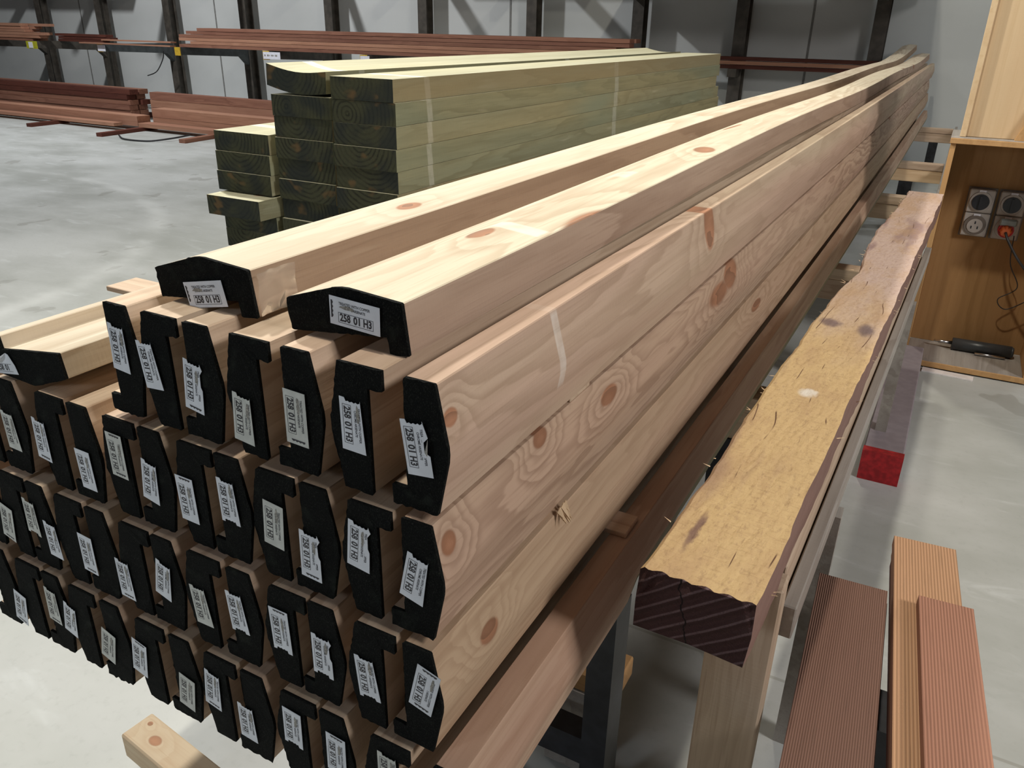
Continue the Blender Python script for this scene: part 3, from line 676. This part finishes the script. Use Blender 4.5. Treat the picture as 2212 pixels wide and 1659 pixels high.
# ---------------------------------------------------------------- decking boards at the lower right
DT = ZF - .60
def deck(x0, y1, w_, L, zt, rz, mat, label, side=None, th=.021):
    bm = bmesh.new(); box(bm, 0, w_, -L, 0, -th, 0)
    for f in bm.faces:
        if f.normal.z < .5: f.material_index = 1
    bm.normal_update()
    for f in bm.faces: f.material_index = 0 if f.normal.z > .5 else 1
    o = mk('decking_board', bm, [mat, side or 'red'], (x0, y1, zt), (0, 0, rz)); tag(o, label, 'decking board', 'red and brown decking boards at the lower right'); return o
dr1 = R(2.6); dr2 = R(4.4)
deck(.302, .755, .112, 2.0, DT, dr1, 'reed_brown', 'dark brown reeded decking board, left of the two stacks', 'red_dark')
deck(.306, .750, .112, 2.0, DT - .0215, dr1, 'reed_brown', 'brown decking board directly under the dark reeded one', 'red_dark')
deck(.309, .742, .112, 2.0, DT - .043, dr1, 'reed_brown', 'lowest brown decking board in the left stack', 'red_dark')
deck(.409, .945, .106, 2.1, DT + .001, dr2, 'reed_orange', 'long orange and brown reeded decking board, right stack', 'red_pale')
deck(.459, .742, .082, 2.0, DT + .0225, dr2, 'reed_red', 'narrow reddish reeded board lying on top of the orange one', 'red_pale', .020)
deck(.412, .940, .110, 2.1, DT - .0205, dr2, 'reed_orange', 'orange-sided decking board under the long reeded one', 'red_pale')
deck(.414, .935, .110, 2.1, DT - .042, dr2, 'reed_brown', 'lowest decking board in the right stack', 'red_dark')
for q, y in enumerate((.50, -.72)):
    bm = bmesh.new(); box(bm, 0, .17, 0, .09, 0, DT - .0665); o = mk('support_block', bm, 'steel_black', (.325, y, 0)); tag(o, 'dark block holding up the decking boards, %s one' % ('farther', 'nearer')[q], 'support block')

# ---------------------------------------------------------------- grey beam with red end on the floor
root = empty('grey_beam', (.298, 2.03, 0), (0, 0, R(0)))
mk('beam_body', bevel_box(.122, 1.12, .105, .004), 'grey_paint', parent=root)
bm = bmesh.new(); box(bm, -.0008, .1228, -.001, .035, .0005, .1058); o = mk('painted_end', bm, 'red_paint', parent=root); o['label'] = 'bright red painted end'
tag(root, 'mauve grey timber beam with a red painted end lying on the floor', 'timber beam')

# ---------------------------------------------------------------- plywood box with sockets
BX0, BX1, BY0, BY1, BT = .337, .83, 3.20, 3.50, ZF - .095
root = empty('plywood_box', (BX0, BY0, 0))
W_, D_, H_ = BX1 - BX0, BY1 - BY0, BT
def pb(name, x0, x1, y0, y1, z0, z1, mat):
    bm = bmesh.new(); box(bm, x0, x1, y0, y1, z0, z1); bmesh.ops.bevel(bm, geom=bm.edges[:], offset=.0015, segments=1, affect='EDGES'); return mk(name, bm, mat, parent=root)
def pv(name, x0, x1, y0, y1, z0, z1, mat): return mk(name, bevel_box(x1 - x0, z1 - z0, y1 - y0, .0015), mat, (x0, y1, z0), (R(90), 0, 0), parent=root)
pv('side_panel', 0, .020, 0, D_, .012, H_ - .024, 'ply'); pv('side_panel', W_ - .020, W_, 0, D_, .012, H_ - .024, 'ply')
pv('back_panel', .020, W_ - .020, D_ - .012, D_, .03, H_ - .024, 'ply_shaded')
pb('base_panel', .020, W_ - .020, 0, D_ - .012, .008, .030, 'grey_wood')
pb('top_panel', -.004, W_ + .03, -.004, D_, H_ - .024, H_, 'grey_wood')
o = pb('top_edging', -.004, W_ + .03, -.012, -.0045, H_ - .024, H_ - .003, 'ply')
pb('base_edging', .0, W_, -.008, -.0005, .006, .030, 'ply')
tag(root, 'open-fronted plywood box on the floor with power sockets inside', 'box')
# leaning back board standing on the box
root = empty('plywood_sheet', (.362, 3.24, BT + .0005))
pan = mk('sheet_face', bevel_box(1.0, 1.5, .018, .002), 'ply_pale', (0, .018, 0), (R(90), 0, 0), parent=root)
mk('edge_batten', bevel_box(.022, .020, 1.5, .002), 'ply_pale', (0, -.0205, 0), parent=root)
bm = prism([(0, 0), (.035, 0), (.235, .55), (.20, .55)], -.035, -.0005); mk('brace', bm, 'ply', (.19, 0, .0), parent=root)
tag(root, 'pale plywood sheet standing upright on top of the plywood box', 'panel')
# sockets
def disc(bm, x, z, y, r, mi, depth=.004, n=28):
    cyl(bm, (x, y, z), (x, y - depth, z), r, r * .96, n, mi)
SY = BY1 - .0125
def module(x, z, kind, label, name):
    root = empty(name, (x, SY, z + ZF))
    mk('cover_plate', bevel_box(.098, .030, .098, .004), 'sock', (0, -.030, 0), parent=root)
    bm = bmesh.new(); disc(bm, .049, .048, -.030, .043, 0, .006); mk('rim', bm, 'sock_dark' if kind == 'socket' else 'sock', parent=root)
    if kind == 'switch':
        bm = bmesh.new(); disc(bm, .049, .046, -.036, .034, 0, .005); box(bm, .044, .054, -.048, -.041, .020, .072); mk('dial', bm, 'sock_black', parent=root)
    else:
        bm = bmesh.new(); disc(bm, .049, .046, -.036, .031, 0, .003); mk('socket_face', bm, 'sock', parent=root)
        if kind == 'socket':
            bm = bmesh.new()
            for a in (90, 210, 330):
                box(bm, .049 + .014 * math.cos(R(a)) - .0025, .049 + .014 * math.cos(R(a)) + .0025, -.0397, -.0392, .046 + .014 * math.sin(R(a)) - .006, .046 + .014 * math.sin(R(a)) + .006)
            mk('pin_slots', bm, 'sock_black', parent=root)
    bm = bmesh.new(); box(bm, .036, .062, -.0335, -.0302, .088, .096); mk('name_label', bm, 'white', parent=root)
    tag(root, label, 'power switch' if kind == 'switch' else 'power socket')
module(.452, -.425, 'switch', 'grey rotary switch with black dial, upper left in the plywood box', 'rotary_switch')
module(.452, -.526, 'socket', 'empty round grey power socket, lower left in the plywood box', 'power_socket')
module(.570, -.425, 'switch', 'grey rotary switch with black dial, upper right in the plywood box', 'rotary_switch')
module(.570, -.526, 'plugged', 'grey power socket with the orange plug, lower right in the box', 'power_socket')
for q, x in ((0, .452), (1, .570)):
    bm = bmesh.new(); box(bm, -.006, .104, -.0004 - .004, 0, -.006, .205); tag(mk('mounting_plate', bm, 'sock_dark', (x, SY, -.526 + ZF)), 'dark plate behind the %s pair of switch and socket' % ('left', 'right')[q], 'mounting plate')
px, pz = .619, -.480 + ZF
root = empty('power_plug', (px, SY - .041, pz))
bm = bmesh.new(); cyl(bm, (0, 0, 0), (0, -.030, 0), .030, .030, 20); mk('plug_body', bm, 'red_paint', parent=root)
bm = bmesh.new()
for q in range(8):
    a = R(45 * q); cyl(bm, (.016 * math.cos(a), -.030, .016 * math.sin(a)), (.011 * math.cos(a), -.052, .011 * math.sin(a) - .004), .009, .007, 8)
cyl(bm, (0, -.030, 0), (0, -.054, -.004), .018, .014, 16); mk('grip', bm, 'orange', parent=root)
bm = bevel_box(.066, .020, .030, .006); mk('latch', bm, 'plug_clear', (-.030, -.034, .018), parent=root)
pts = spline([(0, -.054, -.004), (.015, -.085, -.03), (.06, -.11, -.09), (.12, -.12, -.15), (.22, -.12, -.22)])
mk('cable', tube(pts, .0055), 'rubber', parent=root)
tag(root, 'orange industrial plug with black cable in the lower right socket', 'plug')
pts = spline([(.655, SY - .06, -.50 + ZF), (.67, SY - .05, -.62 + ZF), (.72, SY - .05, -.72 + ZF), (.66, SY - .06, -.78 + ZF), (.70, SY - .06, -.82 + ZF), (.78, SY - .06, -.76 + ZF)])
tag(mk('thin_cable', tube(pts, .0022), 'rubber'), 'thin dark looping cable hanging inside the plywood box', 'cable')
# tool lying on the base
root = empty('gas_torch', (.475, BY1 - .085, .030), (0, 0, R(2)))
bm = bmesh.new(); cyl(bm, (.055, 0, .028), (.29, 0, .028), .027, .027, 24); cyl(bm, (.29, 0, .028), (.300, 0, .028), .027, .020, 24); mk('handle', bm, 'tool', parent=root)
bm = bmesh.new(); cyl(bm, (-.02, 0, .030), (.055, 0, .030), .005, .008, 12); cyl(bm, (.0, .012, .020), (.055, .012, .022), .003, .003, 8); mk('metal_tip', bm, 'chrome', parent=root)
bm = bmesh.new(); cyl(bm, (.15, -.034, .008), (.27, -.034, .008), .0065, .0065, 12); mk('side_rod', bm, 'chrome', parent=root)
tag(root, 'charcoal cylindrical tool with thin metal tip lying in the plywood box', 'tool')
o = mk('white_strip', bevel_box(.20, .045, .008, .001), 'strip', (.43, 3.135, .0), (0, 0, R(-3))); tag(o, 'short white strip lying on the floor before the plywood box', 'strip')

# ---------------------------------------------------------------- green treated stack
GT = .050; GY = .848
def green_board(x0, x1, y0, y1, zt, label, cup=0, rot=0, th=.0447, mat='green'):
    K = 1.2; x0, x1 = .355 + K * (x0 - .355), .355 + K * (x1 - .355); y0, y1 = -.529 + K * (y0 + .529), -.529 + K * (y1 + .529); zt = 1.35 + K * (zt - 1.35); th *= K
    w_ = x1 - x0; n = 8 if cup else 1
    pr = [(w_ * i / n, -cup * math.sin(math.pi * i / n)) for i in range(n, -1, -1)] + [(w_ * i / n, -th - cup * math.sin(math.pi * i / n)) for i in range(n + 1)]
    bm = prism(list(reversed(pr)), 0, y1 - y0, 6, off=(lambda y: (0, cup * .25 * max(0, 1 - y / 1.2))) if cup else None, end_mi=1)
    bm.normal_update()
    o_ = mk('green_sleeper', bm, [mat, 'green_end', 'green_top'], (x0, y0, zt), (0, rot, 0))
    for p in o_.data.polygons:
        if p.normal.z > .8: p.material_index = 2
    tag(o_, label, 'green timber board', 'green treated boards in the stack')
gz = ZF + .178
for k in range(9):
    j = random.uniform(-.006, .006)
    green_board(-.819, -.655 - (0 if k else .004), GY + j - (.0 if k != 1 else -.003), 3.33 + random.uniform(-.05, .03), gz - k * .0455, 'green treated board, %s from the top of the right column' % NTH[k])
    if k == 0: green_board(-1.004, -.838, GY + .01, 3.30, gz + .016, 'cupped green board tilting up on top of the middle column', cup=.011, rot=R(4.0))
    else: green_board(-.994, -.829, GY + .008 + j, 3.30 + random.uniform(-.05, .03), gz - k * .0455 + .001, 'green treated board, %s from the top of the middle column' % NTH[k])
for k in range(6):
    z_ = ZF + .0445 - k * .0455 - (.0 if k < 3 else .003); pr_ = k == 3
    green_board(-1.184 + (.0 if not pr_ else .012), -1.008 - (.006 if not pr_ else -.000), GY + random.uniform(-.004, .004) - (.055 if pr_ else 0), 3.3, z_, ('green board pushed out past the others in the left column' if pr_ else 'green treated board, %s from the top of the left column' % NTH[k]))
GX0, GX1 = .355 + 1.2 * (-1.184 - .355), .355 + 1.2 * (-.655 - .355)
low = 1.35 + 1.2 * (ZF + .178 - 8 * .0455 - .0447 - 1.35); lowL = 1.35 + 1.2 * (ZF + .036 - 5 * .0455 - .003 - .0447 - 1.35)
for q, y in enumerate((1.45, 2.6, 3.7)):
    bm = bmesh.new(); box(bm, GX0, GX1, 0, .09, low - .1, low - .001); o = mk('stack_bearer', bm, 'grey_wood', (0, y, 0)); tag(o, 'grey bearer below the green stack, %s one' % ('nearest', 'middle', 'farthest')[q], 'timber bearer')
    for xx, lb in ((GX0 + .04, 'left'), (GX1 - .12, 'right')):
        bm = bmesh.new(); box(bm, 0, .07, 0, .07, 0, low - .101); o = mk('steel_stanchion', bm, 'steel_black', (xx, y + .01, 0)); tag(o, 'black steel stanchion under the %s of the %s green stack bearer' % (lb, ('nearest', 'middle', 'farthest')[q]), 'steel post', 'black stanchions under the green stack')

# ---------------------------------------------------------------- cantilever rack along the wall
PX = [-14.70, -13.05, -11.36, -9.68, -7.99, -6.36, -4.70, -3.28, -2.05, -.60]
ARMZ = ZF - .095
for i, x in enumerate(PX):
    root = empty('rack_upright', (x, 9.32, 0))
    bm = bmesh.new(); box(bm, -.07, .07, 0, .012, 0, 5.2); box(bm, -.07, .07, .15, .162, 0, 5.2); box(bm, -.006, .006, .012, .15, 0, 5.2); mk('column', bm, 'post', parent=root)
    def arm(z, L):
        pr = [(0, 0), (0, -.17), (-.10, -.30), (-.13, -.30), (-.13, 0)]
        bm = bmesh.new(); vs = []
        P = [(-.0, -.27), (-.13, -.15), (-L, -.10), (-L, 0), (0, 0)]
        for s_ in (-.05, .05): vs.append([bm.verts.new((s_, a, b)) for a, b in P])
        bm.faces.new(vs[0]); bm.faces.new(vs[1])
        for q in range(5): bm.faces.new((vs[0][q], vs[0][(q + 1) % 5], vs[1][(q + 1) % 5], vs[1][q]))
        return mk('arm', bm, 'gusset' if i in (2, 3) else 'post', (0, -.0005, z), parent=root)
    if i < 8:
        arm(ARMZ, 1.30)
    if i < 7: arm(ARMZ + 1.25, 1.1)
    else: bm = bmesh.new(); box(bm, -.04, .04, -1.3, -.0005, 1.64, 1.6745); mk('arm', bm, 'post', parent=root)
    if i > 7: bm = bmesh.new(); box(bm, -.05, .05, -.16, -.0005, ZF - .22, ZF - .132); mk('arm', bm, 'post', parent=root)
    tag(root, 'dark steel rack upright at the far wall, %s from the left' % NTH[i], 'rack upright', 'rack uprights along the far wall')
# price cards and end caps on the arm tips
def card(i, wdt, kind, label):
    x = PX[i]; y = 9.32 - 1.302
    root = empty('arm_end_card', (x, y, ARMZ - .10))
    bm = bmesh.new(); box(bm, -.055 - (.06 if kind == 'lime' else 0), .055 + (.10 if kind == 'lime' else 0), -.012, -.0005, -.01, .10)
    mk('end_cap', bm, 'lime' if kind == 'lime' else 'yellow', parent=root)
    if kind in ('card', 'lime'):
        bm = bmesh.new(); box(bm, -.045, -.045 + wdt, -.018, -.0125, .0, .088); mk('paper_card', bm, 'white', parent=root)
        if wdt > .2:
            bm = bmesh.new()
            for u, v_, hh in ((.07, .15, .022), (.23, .33, .022), (.345, .39, .016), (.46, .52, .018), (.53, .60, .020), (.62, .66, .010), (.71, .83, .022)):
                box(bm, -.045 + wdt * u, -.045 + wdt * v_, -.0187, -.0181, .045 - hh / 2, .045 + hh / 2)
            mk('printing', bm, 'smudge', parent=root)
    tag(root, label, 'price card')
card(1, .10, 'lime', 'lime green and yellow end cap on the leftmost rack arm')
card(2, .17, 'card', 'small square white card on a yellow clip under the left boards')
card(3, .05, 'clip', 'bare yellow clip on the rack arm between the two board piles')
card(4, .30, 'card', 'wide white printed card on the rack arm left of green stack')
card(5, .14, 'card', 'small white card on the rack arm just above the green stack')
# upper loads that shade the wall
for q, (x0, x1, zz, y0, y1) in enumerate(((-3.35, -.16, 1.675, 8.0, 9.28), (-6.2, -3.6, ARMZ + 1.252, 8.9, 9.28), (-17, -12.0, ARMZ + 1.252, 8.7, 9.28))):
    bm = bmesh.new(); box(bm, x0, x1, y0, y1, 0, .35); o = mk('board_bundle', bm, 'red', (0, 0, zz)); tag(o, 'bundle of boards on the upper rack arms, %s' % ('right end', 'middle', 'left end')[q], 'board bundle')

def red_pile(x0, x1, yc, zb, n, th, wd, mats, where, ends=(.3, .3), depth=2, name='hardwood_board', gap=.004, group=None, seed=1, tilt=0):
    rs = random.Random(seed)
    for k in range(n):
        for d in range(depth):
            a = x0 + rs.uniform(0, ends[0]); b = x1 - rs.uniform(0, ends[1])
            bm = bmesh.new(); box(bm, 0, wd, 0, b - a, 0, th)
            o = mk(name, bm, rs.choice(mats), (a, yc + d * (wd + .02) + rs.uniform(-.010, .004) + wd, zb + k * (th + gap)), (0, 0, R(-90)))
            tag(o, 'red board, %s from bottom%s, %s' % (NTH[k], '' if depth == 1 else (', front row', ', back row', ', rear row')[d], where), 'timber board', group)
AZ = ARMZ + .001
red_pile(-17.5, -12.75, 8.10, AZ, 6, .039, .14, ['red_pale', 'red', 'red_pale'], 'left pile on the rack arms', (.1, .7), 2, group='red boards on the rack arms', seed=3)
red_pile(-13.0, -11.55, 8.42, AZ, 3, .036, .14, ['red_dark'], 'dark ends behind the left rack pile', (.1, .4), 1, group='red boards on the rack arms', seed=5)
red_pile(-9.85, -2.75, 8.10, AZ, 6, .039, .14, ['red', 'red_pale', 'red'], 'middle pile on the rack arms', (.55, .3), 2, group='red boards on the rack arms', seed=8)
red_pile(-11.7, -9.2, 8.12, AZ + .19, 0, .02, .1, ['red_pale'], '', (0, 0), 1)
for q in range(2):
    bm = bmesh.new(); box(bm, 0, .10, 0, 2.0 - .5 * q, 0, .018); o = mk('hardwood_batten', bm, 'red_pale', (-11.75 + .5 * q, 8.09 - .0 - q * .0, AZ + q * .05 + .0), (0, 0, R(-90)))
    tag(o, 'thin pale red batten bridging the two rack piles, %s one' % ('lower', 'upper')[q], 'timber batten')
    o.location.y = 8.05 if q == 0 else 8.07
red_pile(-2.75, -.25, 9.19, ZF - .131, 3, .038, .12, ['red', 'red_dark', 'red_pale'], 'pile on the rack right of the green stack', (.0, .1), 1, group='red boards on the rack arms', seed=11, gap=.006)
# piles on the floor
red_pile(-17.0, -9.95, 7.35, .075, 5, .066, .14, ['red', 'red_dark', 'red'], 'tall dark pile on the floor at left', (.0, .12), 2, group='red boards on the floor', seed=13)
red_pile(-17.0, -9.10, 6.72, .05, 1, .125, .20, ['red_pale'], 'deep pale board before the dark floor pile', (.0, .0), 1, group='red boards on the floor', seed=17)
red_pile(-17.0, -9.35, 6.55, .05, 1, .04, .13, ['red_pale'], 'low pale board before the dark floor pile', (.0, .0), 1, group='red boards on the floor', seed=18)
red_pile(-9.05, -5.5, 6.92, .045, 2, .105, .20, ['red_pale'], 'right pile on the floor', (.0, .2), 1, group='red boards on the floor', seed=19)
red_pile(-9.07, -5.5, 6.70, .045, 1, .05, .18, ['red_pale'], 'low board of the right floor pile', (.0, .2), 1, group='red boards on the floor', seed=21)
red_pile(-9.9, -5.2, 7.60, .075, 3, .10, .14, ['red', 'red_pale'], 'back pile on the floor behind the green stack', (.0, .3), 1, group='red boards on the floor', seed=23)
for q, (x, y, l) in enumerate(((-10.55, 6.12, 1.7), (-9.0, 6.02, 1.9), (-7.75, 6.20, 1.7), (-14.5, 6.4, 1.5), (-6.3, 6.6, 1.3))):
    bm = bmesh.new(); box(bm, 0, .09, 0, l, 0, .0445); o = mk('floor_bearer', bm, 'red_dark' if q != 2 else 'red', (x, y, 0), (0, 0, R(6 if q < 3 else 0)))
    tag(o, 'dark bearer poking out under the floor piles, %s from the left' % ('second', 'third', 'fourth', 'first', 'fifth')[q], 'timber bearer', 'bearers under the floor piles')
for q, x in enumerate((-15.5, -12.5, -10.3, -7.0)):
    bm = bmesh.new(); box(bm, 0, .09, 0, .55, 0, .074); o = mk('floor_bearer', bm, 'red_dark', (x, 7.3, 0)); tag(o, 'short bearer hidden beneath the rear floor pile, %s from the left' % NTH[q], 'timber bearer')
pts = spline([(-11.05, 8.9, ARMZ - .1), (-11.15, 8.95, .75), (-11.4, 9.0, .55), (-11.7, 9.05, .47)])
tag(mk('strap', tube(pts, .008), 'rubber'), 'thin dark strap hanging under the left rack arms', 'strap')
pts = spline([(-8.75, 6.15, .02), (-8.45, 6.0, .012), (-8.1, 6.05, .012), (-7.95, 6.25, .03), (-7.9, 6.5, .05)])
tag(mk('strap', tube(pts, .010), 'rubber'), 'black strap trailing on the floor before the right floor pile', 'strap')

# boards that run across the pack: turn each mesh so that its grain follows its length
for o in list(col.objects):
    if o.type == 'MESH' and o.parent is None and o.name.split('.')[0] in ('pine_bearer', 'timber_sticker', 'white_strip') and o.dimensions.x > o.dimensions.y and abs(o.rotation_euler.z) < .2:
        o.data.transform(Matrix.Rotation(R(90), 4, 'Z')); o.rotation_euler.z -= R(90)
